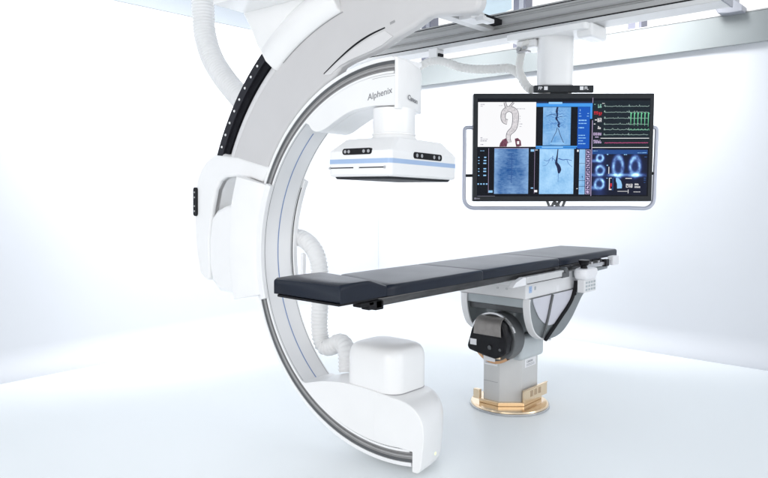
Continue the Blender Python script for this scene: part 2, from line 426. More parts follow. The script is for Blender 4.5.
# end cap closing the top of the C: angled face, rounded left corner
cap = [(-W - .004, -.047), (-W - .011, -.055), (-W - .004, -.069), (-W + .02, -.072), (.02, -.064), (.10, -.052), (.136, -.03), (.138, .02), (.128, .06), (-W + .045, .06), (-W + .045, -.047)]
cz0, cz1 = .812, 1.085
rings = []
for z, s in ((cz0, 0), (cz1 - .02, 0), (cz1 - .004, .006), (cz1, .02)):
    rings.append([(x, y + s if y < .05 else y, z - (.0 if z < .9 else (x + .13) * .12)) for x, y in cap])
ecap = B().loft(rings).build('end_cap', 'white', darm, bevel=.004, seg=2, angle=50)
text_mesh('Canon', .037, 'wordmark', 'ink', ecap, frame_mat((.008, -.0685, .874), (.985, .09, -.15), (.148, 0, .985)), offset=.0006)
# column, collar and detector box
colm = B()
colm.loft([[(-.03 + r * math.cos(a), .028 + r * math.sin(a), z) for a in [2 * PI * k / 48 for k in range(48)]] for r, z in ((.115, .824), (.115, .70), (.113, .693), (.120, .690), (.120, .683), (.114, .680), (.118, .674), (.128, .655), (.138, .64))])
colm = colm.build('detector_column', 'white', g, sharp=30)
yaw = Matrix.Rotation(.057, 4, 'Z')
a_, b_ = .317, .203
yaw = Matrix.Translation((-.024, .025, 0)) @ yaw
def rr3(a, b2, r, z): return [tuple(yaw @ Vector((x, y, z))) for x, y in rrect(-a, -b2, a, b2, r)]
det = B().loft([rr3(a_ - .10, b_ - .035, .03, .652), rr3(a_ - .09, b_ - .03, .03, .648), rr3(a_ - .008, b_ - .004, .02, .588), rr3(a_, b_, .02, .58), rr3(a_, b_, .02, .462), rr3(a_ - .006, b_ - .006, .018, .452), rr3(a_ - .02, b_ - .02, .015, .450)]).build('detector', 'white', g, sharp=25)
B().loft([rr3(a_ + .0012, b_ + .0012, .021, .540), rr3(a_ + .0012, b_ + .0012, .021, .517), ]).build('band', 'stripe', det, sharp=30)
B().loft([rr3(a_ - .022, b_ - .022, .015, .4496), rr3(a_ - .03, b_ - .03, .012, .439)]).build('receptor_plate', 'glassdark', det)
fx = lambda y, z, d=0: tuple(yaw @ Vector((-a_ - d, y, z)))
def on_left(pts, d0, d1):      # outline on the detector's -x face
    b = B(); A_ = [b.bm.verts.new(fx(y, z, d0)) for y, z in pts]; C_ = [b.bm.verts.new(fx(y, z, d1)) for y, z in pts]
    b.bm.faces.new(A_); b.bm.faces.new(C_[::-1]); n = len(pts)
    for i in range(n): b.bm.faces.new([A_[i], C_[i], C_[(i + 1) % n], A_[(i + 1) % n]])
    return b
def on_right(pts, d0, d1):
    b = B(); f = lambda x, z, d: tuple(yaw @ Vector((x, -b_ - d, z)))
    A_ = [b.bm.verts.new(f(x, z, d0)) for x, z in pts]; C_ = [b.bm.verts.new(f(x, z, d1)) for x, z in pts]
    b.bm.faces.new(A_); b.bm.faces.new(C_[::-1]); n = len(pts)
    for i in range(n): b.bm.faces.new([A_[i], C_[i], C_[(i + 1) % n], A_[(i + 1) % n]])
    return b
kp = on_left(rrect(-.085, .562, .105, .594, .015), -.012, .003).build('key_panel', 'black', det)
b = B()
for y in (-.065, -.035, .062, .086):
    for k in range(10):
        pass
    c0 = Vector(fx(y, .578, .0032)); b.cyl(c0, yaw.to_3x3() @ Vector((-1, 0, 0)), .0085, .001, 16)
b.build_each('key', 'steel', kp)
kp = on_right(rrect(-.12, .548, .155, .582, .015), -.012, .003).build('key_panel', 'gap', det)
b = B()
for x in (-.09, -.045, .075, .125):
    b.cyl(tuple(yaw @ Vector((x, -b_ - .0032, .565))), yaw.to_3x3() @ Vector((0, -1, 0)), .010, .001, 16)
b.build_each('key', 'steel', kp)
on_left([(-.16, .493), (.185, .493), (.185, .4985), (-.16, .4985)], -.005, .0012).build('grille_slot', 'black', det, smooth=False)
on_left([(-.172, .489), (-.16, .489), (-.16, .5025), (-.172, .5025)], -.005, .0016).build('latch', 'steel', det, smooth=False)
on_left([(.185, .489), (.198, .489), (.198, .5025), (.185, .5025)], -.005, .0016).build('latch', 'steel', det, smooth=False)
on_left([(-.005, .489), (.03, .489), (.03, .5), (-.005, .5)], -.005, .004).build('latch', 'white', det, smooth=False)

# X-ray tube at the foot of the C: fairing, end block, rounded tube box
fair = arc(.9925, -98, -50, 26) + spline([(.60, -.765), (.48, -.733), (.38, -.716), (.272, -.706), (.13, -.708), (-.015, -.719), (-.10, -.727), (-.13, -.732)], 4)
tube = B().prism(fair, 'x', -W - .012, W + .01).build('tube_fairing', 'white', g, bevel=.022, seg=5, angle=50)
eo = [(.06, -.722), (-.05, -.722)] + [tuple(p) for p in spline([(-.10, -.723), (-.165, -.734), (-.222, -.762), (-.262, -.808), (-.277, -.865), (-.277, -.93), (-.270, -1.0), (-.262, -1.06)], 4)] + [(-.252, -1.086), (-.235, -1.092), (-.206, -1.092), (-.206, -.986), (.06, -.986)]
rings = []
for x, sl_, sc in ((-W - .0135, 0, .985), (-W - .006, 0, 1), (.0, .02, 1), (.08, .042, 1), (.14, .066, .995), (.185, .095, .975), (.208, .13, .94), (.218, .165, .88)):
    rings.append([(x, y * (1 - sl_ / .277) if y < 0 else y, -.9 + (z + .9) * (sc if x > 0 else 1)) for y, z in eo])
blockend = B().loft(rings).build('end_block', 'white', tube, bevel=.008, seg=3, angle=45)
def box_ring(cx, cy, a, b2, r, z, n=7): return [(cx + x, cy + y, z) for x, y in rrect(-a, -b2, a, b2, r, n)]
bx, by = .042, .115
dome = [(-.76, 1.0, 0), (-.54, 1.0, 0), (-.505, .99, 0), (-.477, .955, 0), (-.457, .90, 0), (-.443, .81, 0), (-.432, .65, 0), (-.425, .42, 0), (-.422, .2, 0), (-.4215, .02, 0)]
tbox = B().loft([box_ring(bx, by, .164 * s, .190 * s, .088 * s, z) for z, s in [(-.76 + (q + .76) * .895, k) for q, k, _ in dome]]).build('tube_box', 'white', tube, sharp=40)
B().loft([box_ring(bx, by, .165, .191, .089, -.722), box_ring(bx, by, .165, .191, .089, -.717)]).build('box_joint', 'soft_gap', tbox, sharp=40)
B().cyl((.03, -.232, -1.03), (.3, -1, 0), .008, .010, 16).build('status_lamp', 'led', blockend)

# corrugated hoses
def hose(pts, r, name, parent, pitch=.024, amp=.11):
    path = resample(spline(pts, 14), pitch / 4)
    return B().sweep(path, lambda i: r * (1 + amp * (0, 1, 1, 0)[i % 4] - amp * .5), 22).build(name, 'hose', parent, sharp=60)
hose([(.15, 2.02, 2.05), (.15, 2.009, 1.885), (.15, 2.009, 1.739), (.15, 1.985, 1.539), (.15, 1.90, 1.36), (.15, 1.758, 1.2), (.15, 1.598, 1.064), (.14, 1.466, .963), (.08, 1.38, .90)], .078, 'hose', g)
hose([(.2, 1.14, .06), (.2, 1.05, .075), (.2, .978, .068), (.2, .895, .024), (.2, .84, -.05), (.2, .816, -.159), (.2, .814, -.323), (.2, .82, -.48), (.2, .805, -.573), (.2, .765, -.622), (.2, .702, -.612), (.2, .645, -.578), (.19, .592, -.58), (.17, .545, -.626), (.15, .52, -.74)], .054, 'hose', g)
B().box((.13, .905, -.30), (.16, .925, -.02)).build('hose_clip', 'inner', g, bevel=.004, seg=2)

# ------------------------------------------------------------------ patient table
T = thing('patient_table', (0, 0, 0), 'tilting X-ray table with grey pedestal on a gold floor ring', 'table')
b = B()
slab = [(-1.66, -.20), (-1.60, -.235), (.95, -.235), (.95, .235), (-1.60, .235), (-1.66, .20)]
top = b.prism(slab, 'z', .935, .980).build('tabletop', 'carbon', T, bevel=.010, seg=3)
B().prism([(-1.895, -.225), (-1.62, -.225), (-1.62, .225), (-1.895, .225)], 'z', .968, .981).build('head_board', 'black', top, bevel=.003, seg=2)
for x0, x1, z0 in ((-1.76, -1.66, .945), (-1.70, -1.60, .925), (-1.65, -1.59, .918)):
    B().box((x0, -.235, z0), (x1, -.18, .968)).build('clamp', 'gap', top, bevel=.006, seg=2)
# support frame
fr = B().box((-.25, -.262, .80), (.60, .262, .930)).build('support_frame', 'frame', T, bevel=.008, seg=2)
B().box((-.251, -.245, .8005), (-.2475, .245, .8045)).build('edge_seam', 'soft_gap', fr, smooth=False)
B().box((-.20, -.235, .735), (.52, .235, .7995)).build('under_beam', 'frame_blue', fr, bevel=.006, seg=2)
B().box((-.17, -.225, .69), (.48, .225, .7345)).build('inner_housing', 'dark_cast', fr, bevel=.006, seg=2)
b = B()
for y in (-.02, .05): b.cyl((-.2505, y - .1, .86), (-1, 0, 0), .008, .003, 14)
b.build_each('screw', 'steel', fr)
B().box((-.254, -.20, .885), (-.2505, .02, .921)).build('cover_plate', 'label', fr, bevel=.001, seg=1)
# two tilting cheeks
ck = spline([(-.20, .7995), (-.205, .75), (-.185, .66), (-.135, .575), (-.046, .522), (.09, .492), (.25, .513), (.386, .586), (.483, .668), (.56, .735), (.626, .765)], 5) + [(.63, .7995)]
pk = spline([(-.172, .799), (-.165, .765), (-.10, .675), (-.03, .622), (.05, .592), (.152, .598), (.246, .634), (.34, .695), (.401, .745), (.455, .799)], 5)
pk = [(p[0], p[1]) for p in pk]; ck = [(p[0], p[1]) for p in ck]
for s in (-1, 1):
    y0, y1 = sorted((s * .225, s * .268))
    c = B().prism(ck, 'y', y0, y1).build('tilt_cheek', 'cheek', T, bevel=.006, seg=2, angle=50)
    ya, yb = sorted((s * .268, s * .276))
    B().prism(pk, 'y', ya, yb).build('cheek_cover', 'lilac', c, bevel=.003, seg=2, angle=50)
    # pale rim along the head-side curve
    edge = ck[:26]; rings = []
    for i, p in enumerate(edge):
        a = Vector(edge[max(0, i - 1)]); e = Vector(edge[min(len(edge) - 1, i + 1)]); d = (e - a).normalized(); q = Vector((d.y, -d.x)) * .012
        if q.x > 0 and i < 10: q = -q
        q = q if (Vector(p) + q - Vector((.1, .8))).length > (Vector(p) - Vector((.1, .8))).length else -q
        o2 = Vector(p) + q
        rings.append([(p[0], y0 - .004, p[1]), (o2.x, y0 - .004, o2.y), (o2.x, y1 + .004, o2.y), (p[0], y1 + .004, p[1])])
    B().loft(rings).build('cheek_rim', 'frame', c, bevel=.003, seg=2, angle=50)
    if s < 0:
        def strap(pts, w, yy): 
            P = spline(pts, 6); bb = B(); bb.sweep([(p[0], yy, p[1]) for p in P], lambda i: w, 12); return bb
        strap([(.075, .80), (.05, .74), (.022, .668), (-.02, .585), (-.056, .523)], .009, -.283).build('drive_cable', 'dark_cast', c)
        strap([(.41, .86), (.405, .82), (.36, .74), (.29, .685), (.209, .638), (.12, .585), (.04, .54), (-.02, .505)], .013, -.284).build('drive_cable', 'gap', c)
        bb = B()
        for k in range(5): bb.cyl((.398 - .006 * k, -.293, .845 - .018 * k), (1, 0, -.2), .014, .008, 14)
        bb.build_each('cable_relief', 'black', c)
# drive motor facing the head end
my, mz, mr = -.035, .52, .165
mo = B().cyl((-.27, my, mz), (1, 0, 0), mr, .13, 56).build('drive_motor', 'dark_cast', T, bevel=.008, seg=2)
b = B(); b.loft([[(-.285 + dx, my + r * math.cos(a), mz + r * math.sin(a)) for a in [rad(20 + 140 * k / 40) for k in range(41)]] for dx, r in ((0, mr + .012), (.02, mr + .012), (.02, mr + .001), (0, mr + .001), (0, mr + .012))], closed=False, cap=False); b.build('motor_ring', 'chrome', mo, sharp=30)
b = B(); b.loft([[(-.272 + dx, my + r * math.cos(a), mz + r * math.sin(a)) for a in [rad(-130 + 135 * k / 40) for k in range(41)]] for dx, r in ((0, mr + .006), (.03, mr + .006), (.03, mr - .012), (0, mr - .012), (0, mr + .006))], closed=False, cap=False); b.build('motor_ring', 'copper', mo, sharp=30)
cov = [(my - .135, mz - .075), (my - .152, mz + .02), (my - .12, mz + .105), (my - .085, mz + .135), (my + .085, mz + .135), (my + .13, mz + .06), (my + .165, mz - .06), (my + .15, mz - .085), (my + .02, mz - .11), (my - .06, mz - .12)]
mc = B().prism(cov, 'x', -.345, -.272).build('motor_cover', 'black', mo, bevel=.016, seg=3)
# bent plate over the cover
pp = [(-.272, mz + .150), (-.325, mz + .140), (-.352, mz + .105), (-.358, mz + .035)]
b = B(); P = spline(pp, 6); b.loft([[(p[0], my - .095 - .02 * (i / len(P)), p[1]), (p[0], my + .085 + .015 * (i / len(P)), p[1]), (p[0] - .004, my + .085 + .015 * (i / len(P)), p[1] + .004), (p[0] - .004, my - .095 - .02 * (i / len(P)), p[1] + .004)] for i, p in enumerate(P)]); b.build('heat_plate', 'bronze_plate', mc, sharp=30)
B().box((-.3475, my + .085, mz - .045), (-.3455, my + .135, mz - .005)).build('sticker', 'label', mc, smooth=False)
B().box((-.275, my - .015, mz - .158), (-.2712, my + .075, mz - .122)).build('sticker', 'label', mo, smooth=False)
b = B()
b.cyl((-.346, my - .02, mz - .045), (-1, 0, 0), .014, .006, 18); b.cyl((-.346, my - .10, mz - .05), (-1, 0, 0), .009, .006, 18)
b.build_each('socket', 'dark_cast', mc)
B().box((-.30, my - .07, mz - .13), (-.27, my - .02, mz - .09)).build('cable_gland', 'gold', mo, bevel=.006, seg=2)
# neck and pedestal
B().prism([(-.10, -.15), (.20, -.16), (.25, 0), (.2, .15), (-.10, .15)], 'z', .345, .52).build('neck', 'neck_paint', T, bevel=.03, seg=4)
B().prism([(-.135, -.12), (.16, -.12), (.18, 0), (.16, .12), (-.135, .12)], 'z', .521, .735).build('neck', 'cheek', T, bevel=.02, seg=3)
ped = [(-.155, .118), (-.155, -.012), (-.052, -.128), (.165, -.128), (.165, .118)]
pd = B().prism(ped, 'z', .03, .362).build('pedestal', 'ped', T, bevel=.006, seg=2, angle=25)
B().prism([(-.1565, .10), (-.1565, .0)], 'z', .2, .2) if False else None
b = B(); e = Vector((.103, -.116, 0)).normalized(); nrm = Vector((-.116, -.103, 0)).normalized()
B().box((-.158, .004, .300), (-.1552, .108, .338)).build('sticker', 'label', pd, smooth=False)
B().box((-.1588, .012, .313), (-.1581, .10, .319)).build('print', 'ltext', pd, smooth=False)
B().box((-.02, -.131, .285), (.13, -.1282, .345)).build('sticker', 'label', pd, smooth=False)
text_mesh('CANON', .022, 'print', 'ltext', pd, frame_mat((.045, -.1318, .322), (1, 0, 0), (0, 0, 1)))
b = B()
for z in (.294, .303): b.box((.0, -.1316, z), (.11, -.1311, z + .003))
b.build('print', 'ltext', pd, smooth=False)
B().box((-.1562, .0, .185), (-.1551, .112, .188)).build('seam', 'soft_gap', pd, smooth=False)
# gold collar and floor ring
plate = B().cyl((0, 0, 0.0005), (0, 0, 1), .278, .014, 96).build('floor_ring', 'steel', T, bevel=.003, seg=2)
B().cyl((0, 0, .0147), (0, 0, 1), .272, .012, 96, .266).build('ring_top', 'gold', plate, bevel=.002, seg=1)
b = B(); b.prism([(-.175, .14), (-.175, -.02), (-.06, -.15), (.19, -.15), (.19, .14)], 'z', .0268, .055); b.build('collar', 'gold', plate, bevel=.004, seg=2)
cf = B().box((-.085, -.166, .0555), (.235, -.152, .138)).build('collar_flange', 'gold', plate, bevel=.002, seg=1)
B().box((-.086, -.168, .1385), (.245, -.150, .143)).build('flange_lip', 'gold', cf, bevel=.002, seg=1)
for x0, x1 in ((.0, .035), (.055, .09), (.11, .145)): B().box((x0, -.1668, .085), (x1, -.1658, .127)).build('flange_slot', 'bronze_dark', cf, smooth=False)  # darker strips with the slots' shade put into the bronze colour
B().box((-.195, .125, .0555), (-.165, .175, .122)).build('collar_flange', 'gold', plate, bevel=.004, seg=2)
# accessory rail along the near side
ar = B().box((-.30, -.300, .912), (.20, -.266, .958)).build('accessory_rail', 'rail_light', T, bevel=.004, seg=2)
B().box((-.295, -.3015, .9105), (.20, -.27, .9135)).build('rail_groove', 'gap', ar, smooth=False)
b = B(); b.prism([(-.47, .905), (-.43, .935), (-.34, .957), (-.305, .957), (-.305, .905)], 'y', -.298, -.262); b.build('rail_end_block', 'label', ar, bevel=.004, seg=2)
B().box((.56, -.298, .938), (1.10, -.278, .962)).build('accessory_rail', 'steel', T, bevel=.003, seg=2)
for x in (.66, .78, .90): B().box((x, -.285, .935), (x + .03, -.235, .975)).build('rail_spacer', 'steel', T, bevel=.003, seg=1)
B().box((.86, -.31, .925), (.92, -.275, .98)).build('rail_clamp', 'black', T, bevel=.006, seg=2)
B().box((.98, -.315, .925), (1.09, -.265, .995)).build('rail_end_block', 'label', T, bevel=.008, seg=2)
B().prism([(.40, .885), (.98, .898), (.98, .920), (.40, .930)], 'y', -.27, -.24).build('rail_bar', 'cheek', T, bevel=.004, seg=2)
b = B(); b.cyl((.215, -.312, .955), (0, 1, 0), .022, .05, 20); b.box((.17, -.305, .905), (.27, -.27, .945)); b.build('rail_clamp', 'dark_cast', T, bevel=.004, seg=1)
text_mesh('C', .03, 'mark', M['blue_line'], fr, frame_mat((-.19, -.2635, .862), (1, 0, 0), (0, 0, 1)))
B().box((-.21, -.2632, .84), (-.172, -.2622, .884)).build('sticker', 'stripe', fr, smooth=False)
B().box((-.14, -.2632, .853), (-.12, -.2622, .876)).build('sticker', 'frame_blue', fr, smooth=False)
B().box((.16, -.2632, .81), (.20, -.2622, .85)).build('sticker', 'label', fr, smooth=False)

# control unit clamped on the rail
K = thing('control_unit', (.46, -.29, .86), 'small white table control with black joystick knob clamped on the near rail', 'controller')
ub = B().loft([[(x, y - .045, z) for x, y in rrect(-.115 * s, -.05 * s, .12 * s, .05 * s, .045 * s)] for z, s in ((.015, .75), (.025, .9), (.05, 1), (.075, 1), (.088, .93), (.092, .8))]).build('unit_body', 'label', K, sharp=35)
B().cyl((-.03, -.045, .0915), (0, 0, 1), .026, .022, 24, .020).build('knob', 'black', K, bevel=.003, seg=2)
B().cyl((-.03, -.045, .1125), (0, 0, 1), .030, .040, 24, .042).build('knob', 'black', K, bevel=.008, seg=3)
B().box((-.08, -.075, -.078), (.11, -.02, .015)).build('key_block', 'frame', K, bevel=.006, seg=2)
b = B()
for i in range(4):
    for j in range(3): b.box((-.06 + .042 * i, -.0765, -.065 + .025 * j), (-.032 + .042 * i, -.0745, -.050 + .025 * j))
b.build_each('key', 'frame_blue', K, smooth=False)

# mattress: long pad with a raised head block
PAD = thing('mattress', (0, 0, .982), 'long navy vinyl mattress with raised head block lying on the table', 'mattress')
def pad_loft(name, secs, r=.017):
    """secs: (x near, x far, top near, top far, y near, y far)"""
    rings = []
    for xn, xf, tn, tf, yn, yf in secs:
        prof = []
        for k in range(4): prof.append((yn, .002 + k * (tn - r - .002) / 3, 0))
        for k in range(1, 6): a = rad(90 * k / 5); prof.append((yn + r - r * math.cos(a), tn - r + r * math.sin(a), 0))
        for k in range(1, 6):
            u = k / 6; prof.append((yn + r + (yf - yn - 2 * r) * u, tn + (tf - tn) * u + .0015 * math.sin(PI * u), 0))
        for k in range(0, 6): a = rad(90 * k / 5); prof.append((yf - r + r * math.sin(a), tf - r + r * math.cos(a), 0))
        for k in range(4): prof.append((yf, tf - r - k * (tf - r - .002) / 3, 0))
        rings.append([(xn + (xf - xn) * (y - yn) / (yf - yn), y, z) for y, z, _ in prof])
    return B().loft(rings).build(name, 'pad', PAD, sharp=50)
Yn, Yf = -.2445, .2445
pad_loft('head_block', [(-1.893, -1.893, .060, .058, Yn + .016, Yf - .016), (-1.900, -1.900, .072, .069, Yn + .006, Yf - .006), (-1.900, -1.900, .081, .077, Yn + .001, Yf - .001), (-1.888, -1.888, .089, .084, Yn, Yf),
    (-1.80, -1.78, .091, .086, Yn, Yf), (-1.71, -1.60, .091, .084, Yn, Yf), (-1.69, -1.57, .089, .082, Yn, Yf), (-1.60, -1.455, .060, .056, Yn - .001, Yf), (-1.578, -1.43, .053, .050, Yn - .002, Yf)])
def seam(x, top, y0, y1):
    return [(x - .016, x - .016, top, top, y0, Yf), (x - .006, x - .006, top - .001, top - .001, y0 + .001, Yf), (x, x, top - .0035, top - .0035, (y0 + y1) / 2 + .004, Yf - .003), (x + .006, x + .006, top - .001, top - .001, y1 + .001, Yf), (x + .016, x + .016, top, top, y1, Yf)]
pad_loft('cushion', [(-1.582, -1.434, .050, .049, Yn - .003, Yf), (-1.568, -1.42, .0565, .0565, -.2545, Yf), (-1.53, -1.39, .058, .058, -.264, Yf), (-1.45, -1.33, .058, .058, -.2665, Yf), (-1.2, -1.15, .0585, .0585, -.2665, Yf), (-.95, -.93, .058, .058, -.2665, Yf)]
    + seam(-.745, .0575, -.266, -.258) + [(-.69, -.69, .057, .057, -.262, Yf), (-.4, -.4, .0575, .0575, -.262, Yf), (.0, .0, .057, .057, -.262, Yf)]
    + seam(.20, .056, -.262, -.252) + [(.26, .26, .0555, .0555, -.255, Yf), (.7, .7, .0555, .0555, -.255, Yf), (1.17, 1.17, .055, .055, -.255, Yf), (1.19, 1.19, .053, .053, -.252, Yf - .003), (1.20, 1.20, .046, .046, -.245, Yf - .010)])

# ------------------------------------------------------------------ monitor and its ceiling column
MON = thing('monitor', (.61, -.062, 1.42), 'wide black-framed medical monitor tiled with scans, hung above the table', 'monitor', rotz=-(PI / 2 - .7307))
MC = 1.825 - 1.42
def SX(px): return (px - 562.3) / 132.9
def SZ(py): return MC + (147.6 - py) / 133.6
bz = B().box((SX(473), -.012, SZ(201.4)), (SX(651.6), .055, SZ(94.4))).build('bezel', 'bezel', MON, bevel=.006, seg=2)
B().box((SX(477), -.0135, SZ(196.3)), (SX(647.6), -.0115, SZ(99.5))).build('screen', mat('dark_screen', (.004, .006, .012), .25, var=.1, spec=.12), MON, smooth=False)
scr = [o for o in MON.children if o.name.startswith('screen')][0]

def screen_mat(name, fn):
    """fn(px, py, noise, fine) -> (r, g, b) expressions; px, py run over the screen in millimetre-like units"""
    m, nt, bs = new_mat(name)
    bs.inputs['Base Color'].default_value = (.006, .008, .012, 1); bs.inputs['Roughness'].default_value = .3; bs.inputs['Specular IOR Level'].default_value = .12
    X.nt = nt
    tc = nt.nodes.new('ShaderNodeTexCoord'); sp = nt.nodes.new('ShaderNodeSeparateXYZ'); nt.links.new(tc.outputs['Object'], sp.inputs[0])
    px = X(sp.outputs['X']) * 132.9 + 562.3; py = 147.6 - (X(sp.outputs['Z']) - MC) * 133.6
    def noise(scale, detail=4, stretch=(1, 1, 1), dist=0):
        mp = nt.nodes.new('ShaderNodeMapping'); mp.inputs['Scale'].default_value = stretch
        nt.links.new(tc.outputs['Object'], mp.inputs[0])
        n = nt.nodes.new('ShaderNodeTexNoise'); n.inputs['Scale'].default_value = scale; n.inputs['Detail'].default_value = detail; n.inputs['Distortion'].default_value = dist
        nt.links.new(mp.outputs[0], n.inputs['Vector']); return X(n.outputs['Fac'])
    r, g2, b2 = fn(px, py, noise)
    cb = nt.nodes.new('ShaderNodeCombineColor')
    for v, i in ((r, 0), (g2, 1), (b2, 2)):
        if isinstance(v, X): nt.links.new(v.s, cb.inputs[i])
        else: cb.inputs[i].default_value = v
    nt.links.new(cb.outputs[0], bs.inputs['Emission Color']); bs.inputs['Emission Strength'].default_value = .575
    return m

Y1, Y2, Y3, Y4 = -.0145, -.0155, -.0165, -.0175
def tile(name, x0, y0, x1, y1, m, y=Y1, parent=None):
    return B().rect(SX(x0), SZ(y1), SX(x1), SZ(y0), y).build(name, m, parent or scr, smooth=False)
def lines(name, m, polys, y=Y3, parent=None):
    b = B()
    for pts, w in polys:
        ww = [q / 133 for q in w] if isinstance(w, (list, tuple)) else w / 133
        b.ribbon([(SX(p[0]), SZ(p[1])) for p in pts], ww, y)
    return b.build(name, m, parent or scr, smooth=False)
def rects(name, m, rs, y=Y3, parent=None):
    b = B()
    for x0, y0, x1, y1 in rs: b.rect(SX(x0), SZ(y1), SX(x1), SZ(y0), y)
    return b.build(name, m, parent or scr, smooth=False)
def words(x0, y, n, h=.9, wmax=2.2, gap=.5):
    out = []; x = x0
    for _ in range(n):
        w = random.uniform(.5, wmax); out.append((x, y - h / 2, x + w, y + h / 2)); x += w + gap
    return out
def glyphs(x, y, n, w, h, t=.3, gap=.45):
    out = []
    for k in range(n):
        x0 = x + k * (w + gap)
        segs = [(x0, y, x0 + w, y + t), (x0, y + h / 2 - t / 2, x0 + w, y + h / 2 + t / 2), (x0, y + h - t, x0 + w, y + h), (x0, y, x0 + t, y + h / 2), (x0 + w - t, y, x0 + w, y + h / 2), (x0, y + h / 2, x0 + t, y + h), (x0 + w - t, y + h / 2, x0 + w, y + h)]
        out += random.sample(segs, random.choice((4, 5, 5, 6)))
    return out
E_ = lambda n, c, s=1.0: emit_mat(n, srgb(*c), s)
em = {'white': E_('screen_white', (250, 250, 252)), 'grey': E_('screen_grey', (150, 148, 165)), 'dkgrey': E_('screen_dark_grey', (84, 86, 96)), 'ves': E_('screen_vessel', (198, 196, 200)),
      'sky': E_('screen_sky', (66, 156, 240)), 'pale': E_('screen_pale', (150, 205, 250)), 'blue': E_('screen_blue', (0, 86, 190)), 'navy': E_('screen_navy', (6, 16, 44)),
      'green': E_('screen_green', (120, 215, 165)), 'teal': E_('screen_teal', (150, 205, 190)), 'red': E_('screen_red', (205, 40, 55)), 'pink': E_('screen_pink', (190, 80, 130)), 'maroon': E_('screen_maroon', (92, 40, 56)),
      'ink': E_('screen_ink', (20, 34, 74)), 'mid': E_('screen_mid', (58, 100, 170)), 'violet': E_('screen_violet', (205, 185, 225))}
# vessel model on white
tA = tile('scan_tile', 477.4, 103, 534.8, 147, em['white'])
def vessel(pts, w):
    P = spline(pts, 6); n = len(P); k = len(w) - 1
    W_ = [w[min(k, int(i / n * k))] + (w[min(k, int(i / n * k) + 1)] - w[min(k, int(i / n * k))]) * ((i / n * k) % 1) for i in range(n)]
    return P, W_
aorta = vessel([(506.5, 122.5), (503.5, 121.5), (502.2, 118), (503, 113), (506, 110.3), (510, 110), (513.8, 113), (514.6, 119), (513.8, 126), (512, 130), (508.5, 133.5), (507.5, 138), (509, 143)], [4.4, 4, 4, 4.2, 4.4, 5, 5.6, 5.4, 5.2, 4.8, 4, 3.4, 2.6])
bra = [vessel([(506, 110), (504.5, 106), (503.8, 103.2)], [2, 1.6, 1.4]), vessel([(508, 109), (510, 106), (512.5, 103.4)], [1.4, 1.1, 1])]
lines('vessel_outline', em['dkgrey'], [(p, [q + 1.0 for q in w]) for p, w in bra + [aorta]], Y2, tA)
vm = screen_mat('vessel_shading', lambda px, py, nz: (nz(90, 3) * .75 + .27, nz(90, 3) * .70 + .27, nz(90, 3) * .72 + .28))
lines('vessel', vm, bra + [aorta], Y3, tA)
def ell(cx, cy, rx, ry, n=18, rot=0): return [(cx + rx * math.cos(2 * PI * k / n) * math.cos(rot) - ry * math.sin(2 * PI * k / n) * math.sin(rot), cy + rx * math.cos(2 * PI * k / n) * math.sin(rot) + ry * math.sin(2 * PI * k / n) * math.cos(rot)) for k in range(n)]
def blob(name, m, polys, y=Y3, parent=None):
    b = B()
    for pts in polys: b.prism([(SX(p[0]), SZ(p[1])) for p in pts], 'y', y, y + .0004)
    return b.build(name, m, parent or scr, smooth=False)
km = screen_mat('kidney_shading', lambda px, py, nz: (nz(60, 4) * .55 - .12, nz(60, 4) * .22 - .06, nz(60, 4) * .32 - .08))
blob('kidney', km, [[(498.8, 146.9), (499.5, 143.5), (502, 140), (505.5, 138.4), (507, 139.5), (507, 143), (506, 146.9)], [(514, 139), (517, 138.3), (520, 141), (520.6, 146), (518, 146.9), (515.5, 146.9), (514.6, 143)]], Y2, tA)
rects('marker', em['white'], [(516.3, 141.5, 518.4, 144.5)], Y4, tA)
rects('annotation', em['grey'], words(480, 105.3, 3, .8, 2) + words(480, 107, 2, .7) + words(498, 106.5, 2, .35, 2) + words(515.5, 109.6, 4, .5, 2.5) + words(518.5, 117, 1, .5) + words(518.5, 119.3, 1, .6) + words(518.5, 122, 1, .4) + words(518.5, 124.5, 2, .6, 1.6) + words(518.5, 127, 1, .4)
      + words(480, 138, 1, .6) + words(480, 139.4, 4, .5, 2.4) + words(480, 141.2, 3, .8, 2) + words(480, 144.8, 2, .8, 2.4), Y2, tA)
# upper angiogram with its blue tool column
def angio(k):
    def f(px, py, nz):
        n = nz(9, 5) ; v = (n - .5) * 1.7 + (nz(70, 3) - .5) * .6
        return (k[0] + v * .30).clamp() if False else X.op('MAXIMUM', v * .32 + k[0], 0.0), X.op('MAXIMUM', v * .36 + k[1], 0.0), X.op('MAXIMUM', v * .32 + k[2], 0.0)
    return screen_mat('angiogram', f)
rects('tile_header', em['sky'], [(535, 104.2, 590.5, 107.6)], Y1)
rects('tile_header', em['ink'], [(535, 102.6, 546, 104.2), (561, 102.6, 590, 104.2)], Y2)
rects('tile_header', em['pale'], [(547, 103, 560.5, 105)], Y3)
tB = tile('scan_tile', 541.8, 108, 569.2, 145.6, angio((.20, .43, .76)))
vB = [vessel([(556, 108), (555.2, 112), (555.8, 116), (554.8, 119), (556.2, 121.5), (557.6, 124), (557, 126), (558, 128)], [1.6, 2.2, 1.5, 2, 1.2, 2.4, 1.8, .8]),
      vessel([(556, 128), (555, 132), (552.5, 137), (550, 143)], [.6, .5, .4, .4]), vessel([(557, 129), (558.5, 134), (561, 140), (562.5, 143)], [.6, .5, .5, .6]), vessel([(555, 119), (558, 117.6), (563, 118)], [.8, .5, .3]), vessel([(555, 116), (550, 115), (545, 117)], [.5, .35, .3])]
lines('vessel', em['ink'], vB, Y2, tB)
br = []
